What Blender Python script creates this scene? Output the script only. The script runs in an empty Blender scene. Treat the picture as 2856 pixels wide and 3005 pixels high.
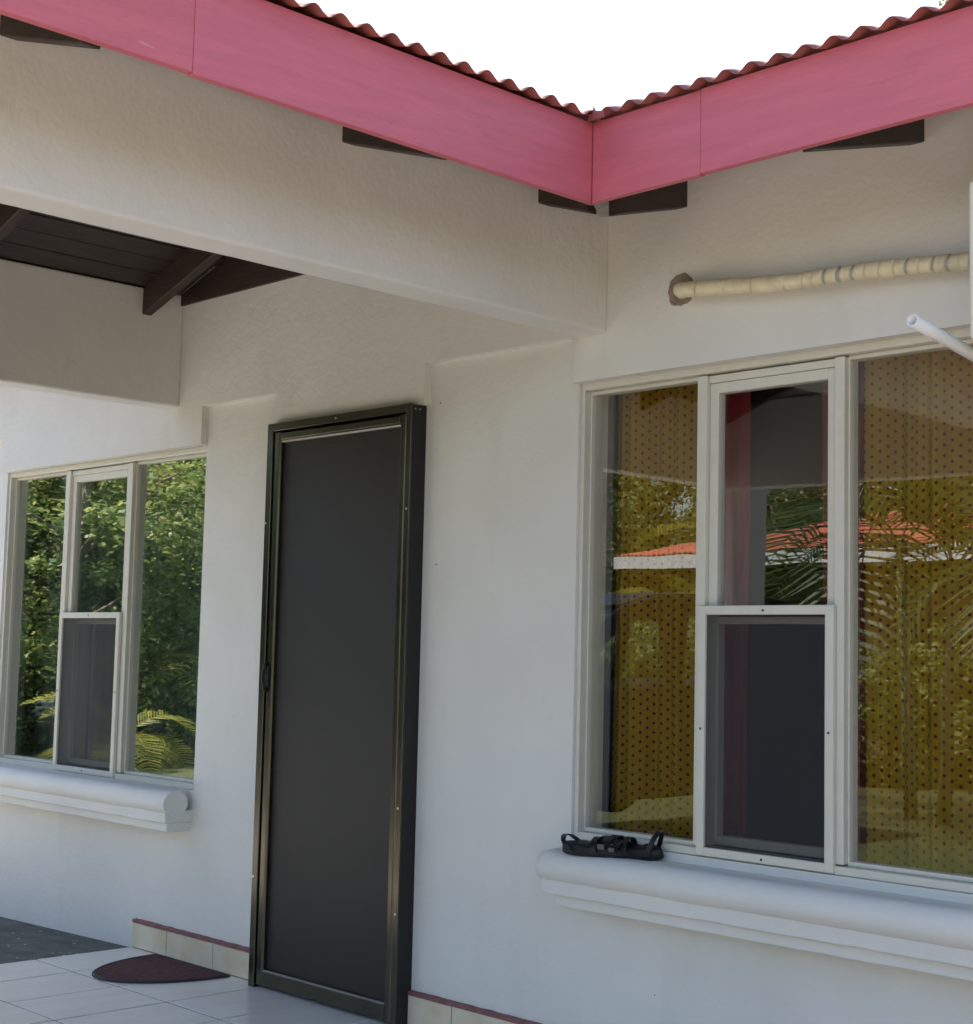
import bpy, bmesh, math, random
from mathutils import Vector, Matrix, noise
R = math.radians
rnd = random.Random(7)
scene = bpy.context.scene
C = scene.collection

# ------------------------------------------------------------------ camera
CAM = Vector((3.13194, -3.51131, 1.25030))
yaw, pitch, roll = R(46.0868), R(5.1718), R(1.31677)
fw = Vector((-math.sin(yaw)*math.cos(pitch), math.cos(yaw)*math.cos(pitch), math.sin(pitch)))
rt = Vector((math.cos(yaw), math.sin(yaw), 0)); upv = rt.cross(fw)
r2 = math.cos(roll)*rt + math.sin(roll)*upv
u2 = -math.sin(roll)*rt + math.cos(roll)*upv
cd = bpy.data.cameras.new('camera'); cam = bpy.data.objects.new('camera', cd); C.objects.link(cam)
cam.matrix_world = Matrix(((r2.x, u2.x, -fw.x, CAM.x), (r2.y, u2.y, -fw.y, CAM.y), (r2.z, u2.z, -fw.z, CAM.z), (0, 0, 0, 1)))
cd.sensor_fit = 'HORIZONTAL'; cd.sensor_width = 36; cd.lens = 4551.07/2856*36
cd.clip_start = 0.05; cd.clip_end = 1000
scene.camera = cam

# ------------------------------------------------------------------ sky, sun, exposure
SUN = Vector((-0.52, 0.85, 0)).normalized(); EL = R(60)
w = bpy.data.worlds.new('World'); scene.world = w; w.use_nodes = True
nt = w.node_tree; bg = nt.nodes['Background']
sky = nt.nodes.new('ShaderNodeTexSky'); sky.sky_type = 'NISHITA'; sky.sun_disc = False
sky.sun_elevation = EL; sky.sun_rotation = math.atan2(SUN.x, SUN.y)
sky.air_density = 1.0; sky.dust_density = 2.0; sky.ozone_density = 1.0
nt.links.new(sky.outputs[0], bg.inputs[0]); bg.inputs[1].default_value = 0.15
sd = bpy.data.lights.new('sun', 'SUN'); sd.energy = 4.6; sd.angle = R(0.53); sd.color = (1.0, 0.94, 0.85)
so = bpy.data.objects.new('sun', sd); C.objects.link(so)
sdir = Vector((SUN.x*math.cos(EL), SUN.y*math.cos(EL), math.sin(EL)))
so.rotation_euler = (-sdir).to_track_quat('-Z', 'Y').to_euler(); so.location = (0, 0, 30)
scene.view_settings.view_transform = 'Standard'; scene.view_settings.look = 'None'
scene.view_settings.exposure = 1.40; scene.view_settings.gamma = 1.0; scene.view_settings.use_curve_mapping = False
scene.cycles.max_bounces = 8; scene.cycles.diffuse_bounces = 4; scene.cycles.glossy_bounces = 4
scene.cycles.transparent_max_bounces = 12; scene.cycles.transmission_bounces = 6
scene.cycles.caustics_reflective = False; scene.cycles.caustics_refractive = False
scene.cycles.use_denoising = True; scene.cycles.use_adaptive_sampling = True; scene.cycles.adaptive_threshold = 0.02

# ------------------------------------------------------------------ materials
MATS = {}
def nodes(m): return m.node_tree.nodes, m.node_tree.links
def mat(name, col, rough=0.6, var=0.0, vscale=3.0, bump=0.0, bscale=60.0, bump2=0.0, bscale2=4.0, metal=0.0, spec=0.5,
        col2=None, stretch=None, detail=6):
    m = bpy.data.materials.new(name); m.use_nodes = True; N, L = nodes(m)
    b = N['Principled BSDF']; b.inputs['Roughness'].default_value = rough; b.inputs['Metallic'].default_value = metal
    b.inputs['Specular IOR Level'].default_value = spec
    tc = N.new('ShaderNodeTexCoord'); src = tc.outputs['Object']
    if stretch:
        mp = N.new('ShaderNodeMapping'); mp.inputs['Scale'].default_value = stretch; L.new(src, mp.inputs[0]); src = mp.outputs[0]
    c1 = tuple(col)+(1,)
    if var > 0 or col2:
        n = N.new('ShaderNodeTexNoise'); n.inputs['Scale'].default_value = vscale; n.inputs['Detail'].default_value = detail
        L.new(src, n.inputs[0])
        cr = N.new('ShaderNodeValToRGB'); cr.color_ramp.elements[0].position = 0.3; cr.color_ramp.elements[1].position = 0.7
        c2 = tuple(col2)+(1,) if col2 else tuple(min(1, v*(1+var)) for v in col)+(1,)
        c0 = c1 if col2 else tuple(v*(1-var) for v in col)+(1,)
        cr.color_ramp.elements[0].color = c0; cr.color_ramp.elements[1].color = c2
        L.new(n.outputs['Fac'], cr.inputs[0]); L.new(cr.outputs[0], b.inputs['Base Color'])
    else:
        b.inputs['Base Color'].default_value = c1
    prev = None
    for st, sc, dist in ((bump, bscale, 0.004), (bump2, bscale2, 0.03)):
        if st > 0:
            n = N.new('ShaderNodeTexNoise'); n.inputs['Scale'].default_value = sc; n.inputs['Detail'].default_value = 5
            L.new(src, n.inputs[0])
            bp = N.new('ShaderNodeBump'); bp.inputs['Strength'].default_value = st; bp.inputs['Distance'].default_value = dist
            L.new(n.outputs['Fac'], bp.inputs['Height'])
            if prev: L.new(prev.outputs[0], bp.inputs['Normal'])
            prev = bp
    if prev: L.new(prev.outputs[0], b.inputs['Normal'])
    MATS[name] = m; return m

def wall_mat(name, col):
    """painted stucco: fine grain, trowel marks, faint dirt"""
    m = mat(name, col, 0.75, bump=0.28, bscale=70, bump2=0.30, bscale2=5, spec=0.25); N, L = nodes(m); b = N['Principled BSDF']
    tc = N.new('ShaderNodeTexCoord')
    n1 = N.new('ShaderNodeTexNoise'); n1.inputs['Scale'].default_value = 2.2; n1.inputs['Detail'].default_value = 8
    n2 = N.new('ShaderNodeTexNoise'); n2.inputs['Scale'].default_value = 9; n2.inputs['Detail'].default_value = 4
    L.new(tc.outputs['Object'], n1.inputs[0]); L.new(tc.outputs['Object'], n2.inputs[0])
    r1 = N.new('ShaderNodeValToRGB'); r1.color_ramp.elements[0].position = .35; r1.color_ramp.elements[1].position = .65
    r1.color_ramp.elements[0].color = tuple(v*.955 for v in col)+(1,); r1.color_ramp.elements[1].color = tuple(min(1, v*1.02) for v in col)+(1,)
    L.new(n1.outputs['Fac'], r1.inputs[0])
    r2_ = N.new('ShaderNodeValToRGB'); r2_.color_ramp.elements[0].position = .70; r2_.color_ramp.elements[1].position = .80
    r2_.color_ramp.elements[0].color = (0, 0, 0, 1); r2_.color_ramp.elements[1].color = (.35, .35, .35, 1)
    L.new(n2.outputs['Fac'], r2_.inputs[0])
    mx = N.new('ShaderNodeMixRGB'); mx.inputs[2].default_value = (col[0]*.8, col[1]*.76, col[2]*.66, 1)
    L.new(r2_.outputs[0], mx.inputs[0]); L.new(r1.outputs[0], mx.inputs[1])
    # faint run-off streaks and scuffs
    mp = N.new('ShaderNodeMapping'); mp.inputs['Scale'].default_value = (7, 7, 1.6); L.new(tc.outputs['Object'], mp.inputs[0])
    n3 = N.new('ShaderNodeTexNoise'); n3.inputs['Scale'].default_value = 1.0; n3.inputs['Detail'].default_value = 6; L.new(mp.outputs[0], n3.inputs[0])
    r3 = N.new('ShaderNodeValToRGB'); r3.color_ramp.elements[0].position = .60; r3.color_ramp.elements[1].position = .78
    r3.color_ramp.elements[0].color = (0, 0, 0, 1); r3.color_ramp.elements[1].color = (.20, .20, .20, 1); L.new(n3.outputs['Fac'], r3.inputs[0])
    m3 = N.new('ShaderNodeMixRGB'); m3.inputs[2].default_value = (col[0]*.74, col[1]*.71, col[2]*.64, 1)
    L.new(r3.outputs[0], m3.inputs[0]); L.new(mx.outputs[0], m3.inputs[1])
    n4 = N.new('ShaderNodeTexVoronoi'); n4.inputs['Scale'].default_value = 3.1; L.new(tc.outputs['Object'], n4.inputs[0])
    lt = N.new('ShaderNodeMath'); lt.operation = 'LESS_THAN'; lt.inputs[1].default_value = .012; L.new(n4.outputs['Distance'], lt.inputs[0])
    m4 = N.new('ShaderNodeMixRGB'); m4.inputs[2].default_value = (.16, .12, .09, 1); L.new(lt.outputs[0], m4.inputs[0]); L.new(m3.outputs[0], m4.inputs[1])
    L.new(m4.outputs[0], b.inputs['Base Color'])
    return m

M = {}
M['wall'] = wall_mat('painted_stucco', (.74, .715, .655))
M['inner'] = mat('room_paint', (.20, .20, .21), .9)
M['fascia'] = mat('pink_fascia_paint', (.58, .140, .175), .55, var=.07, vscale=5, bump=.3, bscale=40, stretch=(1, 1, 9), spec=.4)
M['fascia_b'] = mat('pink_fascia_paint_worn', (.58, .140, .170), .55, var=.09, vscale=4, bump=.5, bscale=45, stretch=(1, 1, 9), spec=.4)
def weather_fascia(m, st):
    N, L = nodes(m); b = N['Principled BSDF']; old = b.inputs['Base Color'].links[0].from_socket
    tc = N.new('ShaderNodeTexCoord'); mp = N.new('ShaderNodeMapping'); mp.inputs['Scale'].default_value = st; L.new(tc.outputs['Object'], mp.inputs[0])
    n = N.new('ShaderNodeTexNoise'); n.inputs['Scale'].default_value = 6; n.inputs['Detail'].default_value = 9; n.inputs['Roughness'].default_value = .7; L.new(mp.outputs[0], n.inputs[0])
    last = old
    for lo, hi, c, k in ((.66, .72, (.66, .40, .42), .55), (.30, .38, (.33, .075, .11), -.5)):
        r = N.new('ShaderNodeValToRGB'); r.color_ramp.elements[0].position = lo; r.color_ramp.elements[1].position = hi
        a, z = ((0,)*3, (k,)*3) if k > 0 else ((-k,)*3, (0,)*3)
        r.color_ramp.elements[0].color = a+(1,); r.color_ramp.elements[1].color = z+(1,); L.new(n.outputs['Fac'], r.inputs[0])
        mx = N.new('ShaderNodeMixRGB'); mx.inputs[2].default_value = c+(1,); L.new(r.outputs[0], mx.inputs[0]); L.new(last, mx.inputs[1]); last = mx.outputs[0]
    L.new(last, b.inputs['Base Color'])
weather_fascia(M['fascia'], (3, 1, 7)); weather_fascia(M['fascia_b'], (3, 1, 7))
M['roof'] = mat('red_roof_paint', (.30, .085, .078), .55, var=.15, vscale=6, spec=.4)
M['roof_far'] = mat('faded_red_roof_paint', (.62, .17, .10), .6, var=.15, vscale=1.5, stretch=(1, 4, 1))
M['wood'] = mat('dark_stained_wood', (.045, .028, .022), .55, var=.35, vscale=6, bump=.3, bscale=50, stretch=(1, 12, 12))
M['wood_y'] = mat('dark_stained_boards', (.040, .028, .024), .5, var=.35, vscale=6, bump=.3, bscale=50, stretch=(12, 1, 12))
M['alu'] = mat('champagne_aluminium_paint', (.66, .63, .53), .35, var=.03, vscale=20, spec=.5)
M['bronze'] = mat('dark_bronze_aluminium', (.085, .077, .055), .22, metal=.85, var=.15, vscale=8)
M['bronze_dark'] = mat('dark_bronze_and_jamb_shade', (.020, .019, .018), .45, metal=.3, bump=.2, bscale=80)
M['steel'] = mat('galvanised_steel', (.42, .42, .41), .45, metal=.6, var=.2, vscale=12)
M['screw'] = mat('screw_metal', (.75, .70, .6), .3, metal=.9)
M['black'] = mat('black_rubber', (.006, .006, .007), .6, var=.2, vscale=30)
M['blackp'] = mat('black_leather', (.008, .008, .009), .34, bump=.4, bscale=120)
M['grout'] = mat('brown_grout', (.13, .07, .06), .9, var=.2, vscale=30)
M['tile'] = mat('glazed_floor_tile', (.72, .675, .59), .2, col2=(.78, .74, .66), vscale=3.2, stretch=(3, 1, 1), bump=.03, bscale=25)
M['btile'] = mat('glazed_wall_tile', (.66, .54, .36), .25, col2=(.74, .66, .50), vscale=9)
M['cap'] = mat('red_oxide_paint', (.23, .095, .088), .7, var=.2, vscale=25, bump=.4, bscale=70)
M['mortar'] = mat('brown_mortar', (.26, .20, .155), .95, var=.3, vscale=30, bump=1, bscale=90)
M['tape'] = mat('cream_wrapping_tape', (.72, .62, .40), .35, var=.12, vscale=25, bump=.4, bscale=60)
M['foam'] = mat('grey_pipe_foam', (.36, .36, .35), .8)
M['pvc'] = mat('white_pvc', (.78, .77, .74), .35)
M['acw'] = mat('cream_enamel', (.70, .67, .57), .35)
M['mat_pile'] = mat('maroon_mat_pile', (.095, .026, .028), .95, var=.3, vscale=40, bump=1, bscale=160)
M['mat_edge'] = mat('charcoal_mat_rubber', (.022, .02, .021), .7)
M['red_cloth'] = mat('red_curtain_cloth', (.17, .008, .013), .9, var=.15, vscale=20, stretch=(8, 8, 1))
M['sheer'] = mat('dark_green_curtain', (.42, .47, .42), .95, var=.35, vscale=9, stretch=(6, 6, .3))
M['asphalt'] = mat('driveway_asphalt', (.070, .072, .060), .95, col2=(.135, .132, .108), vscale=11, bump=.9, bscale=130)
M['car'] = mat('black_car_paint', (.010, .010, .012), .45, spec=.12)
M['chrome'] = mat('chrome', (.7, .7, .7), .15, metal=1)
M['dull'] = mat('dull_buckle_metal', (.16, .15, .14), .4, metal=.7)
M['tyre'] = mat('tyre_rubber', (.015, .015, .015), .8)
M['seat'] = mat('grey_seat_cloth', (.05, .05, .05), .9)
M['lamp'] = mat('headlamp_plastic', (.7, .7, .7), .1)
M['white'] = mat('white_house_paint', (.74, .75, .76), .7, var=.06, vscale=2)
M['trunk'] = mat('bark', (.16, .13, .10), .9, var=.3, vscale=10, bump=.8, bscale=25, stretch=(1, 1, .3))
M['stem'] = mat('palm_stem', (.26, .25, .13), .7, var=.3, vscale=10, stretch=(.3, .3, 5))
M['brownwall'] = mat('brown_house_paint', (.15, .10, .06), .8, var=.15, vscale=2)
M['dry'] = mat('leaf_litter', (.20, .15, .09), .95, var=.4, vscale=20)

def asphalt_specks():
    m = M['asphalt']; N, L = nodes(m); b = N['Principled BSDF']
    old = b.inputs['Base Color'].links[0].from_socket
    tc = N.new('ShaderNodeTexCoord'); v = N.new('ShaderNodeTexVoronoi'); v.inputs['Scale'].default_value = 26
    L.new(tc.outputs['Object'], v.inputs[0])
    lt = N.new('ShaderNodeMath'); lt.operation = 'LESS_THAN'; lt.inputs[1].default_value = .16; L.new(v.outputs['Distance'], lt.inputs[0])
    sp = N.new('ShaderNodeSeparateColor'); L.new(v.outputs['Color'], sp.inputs[0])
    gt = N.new('ShaderNodeMath'); gt.operation = 'GREATER_THAN'; gt.inputs[1].default_value = .72; L.new(sp.outputs[0], gt.inputs[0])
    mu = N.new('ShaderNodeMath'); mu.operation = 'MULTIPLY'; L.new(lt.outputs[0], mu.inputs[0]); L.new(gt.outputs[0], mu.inputs[1])
    mx = N.new('ShaderNodeMixRGB'); mx.inputs[2].default_value = (.45, .43, .38, 1)
    L.new(mu.outputs[0], mx.inputs[0]); L.new(old, mx.inputs[1]); L.new(mx.outputs[0], b.inputs['Base Color'])
asphalt_specks()

def ground_mat():
    m = mat('lawn', (.035, .050, .014), .95, col2=(.070, .075, .022), vscale=.9, bump=.8, bscale=30); return m
M['ground'] = ground_mat()
M['concrete'] = mat('pale_concrete', (.54, .52, .48), .9, col2=(.62, .60, .56), vscale=3, bump=.5, bscale=50)
M['gravel'] = mat('pale_gravel', (.44, .365, .295), .95, col2=(.53, .455, .38), vscale=14, bump=1, bscale=60)

def mat_ribs():
    """curved ribs pressed into the mat pile"""
    m = M['mat_pile']; N, L = nodes(m); b = N['Principled BSDF']
    wv = N.new('ShaderNodeTexWave'); wv.inputs['Scale'].default_value = 14; wv.inputs['Distortion'].default_value = 6; wv.inputs['Detail Scale'].default_value = .6
    tc = N.new('ShaderNodeTexCoord'); L.new(tc.outputs['Object'], wv.inputs[0])
    bp = N.new('ShaderNodeBump'); bp.inputs['Strength'].default_value = .9; bp.inputs['Distance'].default_value = .006
    L.new(wv.outputs['Fac'], bp.inputs['Height'])
    old = b.inputs['Normal'].links[0].from_socket; L.new(old, bp.inputs['Normal']); L.new(bp.outputs[0], b.inputs['Normal'])
mat_ribs()

def glass_mat(name, tint, f0, strength=1.0, rough=0.0):
    m = bpy.data.materials.new(name); m.use_nodes = True; N, L = nodes(m); N.remove(N['Principled BSDF'])
    out = N['Material Output']
    tr = N.new('ShaderNodeBsdfTransparent'); tr.inputs[0].default_value = tuple(tint)+(1,)
    gl = N.new('ShaderNodeBsdfGlossy'); gl.inputs['Roughness'].default_value = rough; gl.inputs[0].default_value = (1, 1, 1, 1)
    lw = N.new('ShaderNodeLayerWeight'); lw.inputs[0].default_value = .5
    pw = N.new('ShaderNodeMath'); pw.operation = 'POWER'; pw.inputs[1].default_value = 5; L.new(lw.outputs['Facing'], pw.inputs[0])
    mr = N.new('ShaderNodeMapRange'); mr.inputs[3].default_value = f0; mr.inputs[4].default_value = strength; L.new(pw.outputs[0], mr.inputs[0])
    # slow waviness of float glass
    tc = N.new('ShaderNodeTexCoord'); n = N.new('ShaderNodeTexNoise'); n.inputs['Scale'].default_value = 3; n.inputs['Detail'].default_value = 1
    L.new(tc.outputs['Object'], n.inputs[0])
    bp = N.new('ShaderNodeBump'); bp.inputs['Strength'].default_value = .05; bp.inputs['Distance'].default_value = .01
    L.new(n.outputs['Fac'], bp.inputs['Height']); L.new(bp.outputs[0], gl.inputs['Normal'])
    mx = N.new('ShaderNodeMixShader'); L.new(mr.outputs[0], mx.inputs[0]); L.new(tr.outputs[0], mx.inputs[1]); L.new(gl.outputs[0], mx.inputs[2])
    L.new(mx.outputs[0], out.inputs[0]); MATS[name] = m; return m
M['glass'] = glass_mat('window_glass', (.95, .96, .94), .085)
M['glass_left'] = glass_mat('window_glass_film', (.80, .86, .82), .40)
M['car_glass'] = glass_mat('car_window_glass', (.92, .94, .93), .012, .10)

def screen_mat(name, col, cover, rough=.6):
    """woven insect screen seen from a distance: part thread, part opening"""
    m = bpy.data.materials.new(name); m.use_nodes = True; N, L = nodes(m); b = N['Principled BSDF']
    b.inputs['Base Color'].default_value = tuple(col)+(1,); b.inputs['Roughness'].default_value = rough
    tr = N.new('ShaderNodeBsdfTransparent'); mx = N.new('ShaderNodeMixShader'); mx.inputs[0].default_value = cover
    L.new(tr.outputs[0], mx.inputs[1]); L.new(b.outputs[0], mx.inputs[2]); L.new(mx.outputs[0], N['Material Output'].inputs[0])
    return m
M['screen'] = screen_mat('grey_insect_screen', (.035, .036, .038), .36)
M['door_screen'] = screen_mat('charcoal_door_screen', (.036, .030, .025), .70, .5)
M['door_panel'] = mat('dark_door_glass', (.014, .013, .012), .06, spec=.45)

def curtain_mat():
    m = bpy.data.materials.new('yellow_curtain_red_diamonds'); m.use_nodes = True; N, L = nodes(m); b = N['Principled BSDF']
    b.inputs['Roughness'].default_value = .9; b.inputs['Specular IOR Level'].default_value = .1
    uv = N.new('ShaderNodeUVMap'); sp = N.new('ShaderNodeSeparateXYZ'); L.new(uv.outputs[0], sp.inputs[0])
    def mth(op, a, bb=None):
        n = N.new('ShaderNodeMath'); n.operation = op
        for i, v in enumerate((a, bb)):
            if v is None: continue
            if isinstance(v, (int, float)): n.inputs[i].default_value = v
            else: L.new(v, n.inputs[i])
        return n.outputs[0]
    PX, PZ = .0440, .0290
    def lattice(ox, oz):
        u = mth('ADD', mth('DIVIDE', sp.outputs[0], PX), ox); v = mth('ADD', mth('DIVIDE', sp.outputs[1], PZ), oz)
        du = mth('MULTIPLY', mth('ABSOLUTE', mth('SUBTRACT', mth('FRACT', u), .5)), PX)
        dv = mth('MULTIPLY', mth('ABSOLUTE', mth('SUBTRACT', mth('FRACT', v), .5)), PZ)
        return mth('LESS_THAN', mth('ADD', du, dv), .0060)
    d = mth('MAXIMUM', mth('MAXIMUM', lattice(0, 0), lattice(.5, .5)), 0)
    n = N.new('ShaderNodeTexNoise'); n.inputs['Scale'].default_value = 5
    cr = N.new('ShaderNodeValToRGB'); cr.color_ramp.elements[0].color = (.30, .172, .013, 1); cr.color_ramp.elements[1].color = (.39, .232, .020, 1)
    L.new(n.outputs['Fac'], cr.inputs[0])
    mx = N.new('ShaderNodeMixRGB'); mx.inputs[2].default_value = (.14, .008, .014, 1)
    L.new(d, mx.inputs[0]); L.new(cr.outputs[0], mx.inputs[1])
    L.new(mx.outputs[0], b.inputs['Base Color'])
    tl = N.new('ShaderNodeBsdfTranslucent'); L.new(mx.outputs[0], tl.inputs[0])
    ms = N.new('ShaderNodeMixShader'); ms.inputs[0].default_value = .12
    L.new(b.outputs[0], ms.inputs[1]); L.new(tl.outputs[0], ms.inputs[2]); L.new(ms.outputs[0], N['Material Output'].inputs[0])
    return m
M['curtain'] = curtain_mat()

def leaf_mat(name, a, b_, c):
    m = bpy.data.materials.new(name); m.use_nodes = True; N, L = nodes(m); b = N['Principled BSDF']
    b.inputs['Roughness'].default_value = .45
    g = N.new('ShaderNodeNewGeometry'); cr = N.new('ShaderNodeValToRGB')
    cr.color_ramp.elements[0].color = tuple(a)+(1,); cr.color_ramp.elements[1].color = tuple(c)+(1,)
    e = cr.color_ramp.elements.new(.6); e.color = tuple(b_)+(1,)
    L.new(g.outputs['Random Per Island'], cr.inputs[0]); L.new(cr.outputs[0], b.inputs['Base Color'])
    tl = N.new('ShaderNodeBsdfTranslucent'); L.new(cr.outputs[0], tl.inputs[0])
    ms = N.new('ShaderNodeMixShader'); ms.inputs[0].default_value = .48
    L.new(b.outputs[0], ms.inputs[1]); L.new(tl.outputs[0], ms.inputs[2]); L.new(ms.outputs[0], N['Material Output'].inputs[0])
    return m
M['leaf'] = leaf_mat('broad_leaves', (.07, .12, .026), (.17, .24, .055), (.42, .42, .15))
M['leaf2'] = leaf_mat('olive_leaves', (.09, .12, .03), (.21, .23, .06), (.42, .38, .13))
M['frond'] = leaf_mat('palm_leaflets', (.13, .16, .025), (.25, .26, .045), (.42, .36, .07))
M['frond_dark'] = leaf_mat('dark_palm_leaflets', (.03, .06, .012), (.06, .10, .02), (.12, .15, .03))

# ------------------------------------------------------------------ helpers
def tag(o, label=None, cat=None, group=None, kind=None):
    for k, v in (('label', label), ('category', cat), ('group', group), ('kind', kind)):
        if v: o[k] = v
    return o
def empty(name, loc=(0, 0, 0), rz=0):
    o = bpy.data.objects.new(name, None); C.objects.link(o); o.location = loc; o.rotation_euler = (0, 0, rz); return o
def link(name, me, m, parent=None):
    o = bpy.data.objects.new(name, me); C.objects.link(o)
    if m and not me.materials: me.materials.append(m)
    if parent: o.parent = parent
    return o
def smooth(me, on=True):
    for p in me.polygons: p.use_smooth = on
def obj(name, bm, m, parent=None, sm=False, bev=0, seg=2):
    bmesh.ops.recalc_face_normals(bm, faces=bm.faces)
    me = bpy.data.meshes.new(name); bm.to_mesh(me); bm.free(); smooth(me, sm)
    o = link(name, me, m, parent)
    if bev:
        md = o.modifiers.new('edge', 'BEVEL'); md.width = bev; md.segments = seg; md.limit_method = 'ANGLE'; md.angle_limit = R(40)
    return o
def box(bm, x0, x1, y0, y1, z0, z1):
    v = [bm.verts.new(p) for p in ((x0, y0, z0), (x1, y0, z0), (x1, y1, z0), (x0, y1, z0), (x0, y0, z1), (x1, y0, z1), (x1, y1, z1), (x0, y1, z1))]
    for f in ((0, 3, 2, 1), (4, 5, 6, 7), (0, 1, 5, 4), (1, 2, 6, 5), (2, 3, 7, 6), (3, 0, 4, 7)):
        bm.faces.new([v[i] for i in f])
    return v
def boxo(name, m, parent, x0, x1, y0, y1, z0, z1, bev=.002, seg=1):
    bm = bmesh.new(); box(bm, x0, x1, y0, y1, z0, z1); return obj(name, bm, m, parent, bev=bev, seg=seg)
def prism(bm, pts, d0, d1, axis='y'):
    """polygon pts extruded between d0 and d1 along an axis; pts are (a,b) on the other two"""
    def P(a, b, d): return {'y': (a, d, b), 'x': (d, a, b), 'z': (a, b, d)}[axis]
    A = [bm.verts.new(P(a, b, d0)) for a, b in pts]; B = [bm.verts.new(P(a, b, d1)) for a, b in pts]
    bm.faces.new(A); bm.faces.new(B[::-1]); n = len(pts)
    for i in range(n): bm.faces.new((A[i], A[(i+1) % n], B[(i+1) % n], B[i]))
def tube(bm, pts, rad, n=12, caps=True):
    pts = [Vector(p) for p in pts]; rings = []
    side = None
    for i, p in enumerate(pts):
        t = (pts[min(i+1, len(pts)-1)]-pts[max(i-1, 0)]).normalized()
        if side is None:
            side = t.cross(Vector((0, 0, 1)))
            if side.length < .1: side = t.cross(Vector((1, 0, 0)))
        side = (side - t*side.dot(t)).normalized(); up = side.cross(t)
        r = rad[i] if isinstance(rad, (list, tuple)) else rad
        rings.append([bm.verts.new(p+side*math.cos(a)*r+up*math.sin(a)*r) for a in (2*math.pi*k/n for k in range(n))])
    for a, b in zip(rings, rings[1:]):
        for k in range(n): bm.faces.new((a[k], a[(k+1) % n], b[(k+1) % n], b[k]))
    if caps: bm.faces.new(rings[0][::-1]); bm.faces.new(rings[-1])
    return rings
def frame_ring(bm, x0, x1, z0, z1, wx, wz, y0, y1, wb=None):
    """rectangular frame in an xz plane made of four butted bars"""
    wb = wz if wb is None else wb
    box(bm, x0, x0+wx, y0, y1, z0, z1); box(bm, x1-wx, x1, y0, y1, z0, z1)
    box(bm, x0+wx, x1-wx, y0, y1, z1-wz, z1); box(bm, x0+wx, x1-wx, y0, y1, z0, z0+wb)

# ------------------------------------------------------------------ ground
bm = bmesh.new(); n = 60; S = 120.0
def gz(x, y): return -.16 + .05*noise.noise(Vector((x*.15, y*.15, 0)))
vs = [[bm.verts.new((-S+2*S*i/n, -S+2*S*j/n, -.18)) for j in range(n+1)] for i in range(n+1)]
for i in range(n):
    for j in range(n): bm.faces.new((vs[i][j], vs[i+1][j], vs[i+1][j+1], vs[i][j+1]))
tag(obj('ground', bm, M['ground'], sm=True), kind='structure')
bm = bmesh.new()
prism(bm, [(-2.594, -.30), (-2.594, -.004), (-4.4, -.052), (-4.4, -.30)], -1.45, .02, 'y')
tag(obj('driveway', bm, M['asphalt']), kind='structure')
def slab_sheet(name, x0, x1, y0, y1, z, m='gravel'):
    bm = bmesh.new(); box(bm, x0, x1, y0, y1, -.30, z); tag(obj(name, bm, M[m]), kind='structure')
slab_sheet('concrete_yard', -8.2, -2.60, -5.2, -1.455, -.105, 'concrete')
slab_sheet('side_path', -11.0, -4.405, -1.45, 4.0, -.100, 'concrete')
slab_sheet('front_yard', .33, 7.5, -9.0, .02, -.12)

# porch floor: slab with grout, every tile a piece of its own
XJ = [-2.592, -2.305] + [-2.305+.3285*i for i in range(1, 9)]
YJ = [.028, -.415] + [-.415-.4335*i for i in range(1, 9)]
bm = bmesh.new(); box(bm, XJ[0]+.001, XJ[-1]-.001, YJ[-1]+.001, .2, -.30, -.0028)
slab = tag(obj('porch_floor', bm, M['grout']), kind='structure')
for i in range(len(XJ)-1):
    for j in range(len(YJ)-1):
        g = .0042; ii = 0 if i == 0 else g; dz = rnd.uniform(-.0006, .0006)
        bm = bmesh.new(); box(bm, XJ[i]+ii-(.004 if i == 0 else 0), XJ[i+1]-g, YJ[j+1]+g, YJ[j]-g, -.012, dz)
        obj('tile', bm, M['tile'], slab, bev=.0015, seg=1)

# ------------------------------------------------------------------ house
house = tag(empty('house'), 'off-white plastered house with pink fascia boards, porch beams and corrugated red eaves', 'house')
PR = .03          # how far the lintels stand proud of the wall panels
BACK = .17
LW = (-3.926, -2.205, .672, 2.070); RW = (-.141, 1.31, .688, 2.098); DR = (-1.691, -.857, 0, 2.100)
# front wall as a relief: proud lintels and upper wall, recessed panels, openings
xs = [-4.75, LW[0], LW[1], -1.700, DR[0]+.004, DR[1]-.004, -.8385, RW[0], RW[1], 4.6]
zs = [-.25, .0, LW[2], RW[2], LW[3], RW[3], DR[3]-.004, 2.227, 2.242, 2.667, 2.80]
def depth(i, k):
    xm = (xs[i]+xs[i+1])/2; zm = (zs[k]+zs[k+1])/2
    for (a, b, c, d) in (LW, RW):
        if a < xm < b and c < zm < d: return BACK
    if DR[0] < xm < DR[1] and zm < DR[3]-.01: return BACK
    if zm > 2.667 and -2.376 < xm < -.13: return 0.0
    if -1.70 < xm < -.8385 and zm > DR[3]-.01: return 0.0
    if (LW[0] < xm < LW[1]) and zm > LW[3]: return 0.0
    if xm > RW[0] and xm < RW[1] and zm > RW[3]: return 0.0
    if xm > RW[1]: return 0.0 if zm > 2.242 else PR
    if zm > (2.227 if xm < -1.70 else 2.242): return 0.0
    return PR
bm = bmesh.new(); cache = {}
def V(x, y, z):
    k = (round(x, 5), round(y, 5), round(z, 5))
    if k not in cache: cache[k] = bm.verts.new(k)
    return cache[k]
nx, nz = len(xs)-1, len(zs)-1
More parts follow.
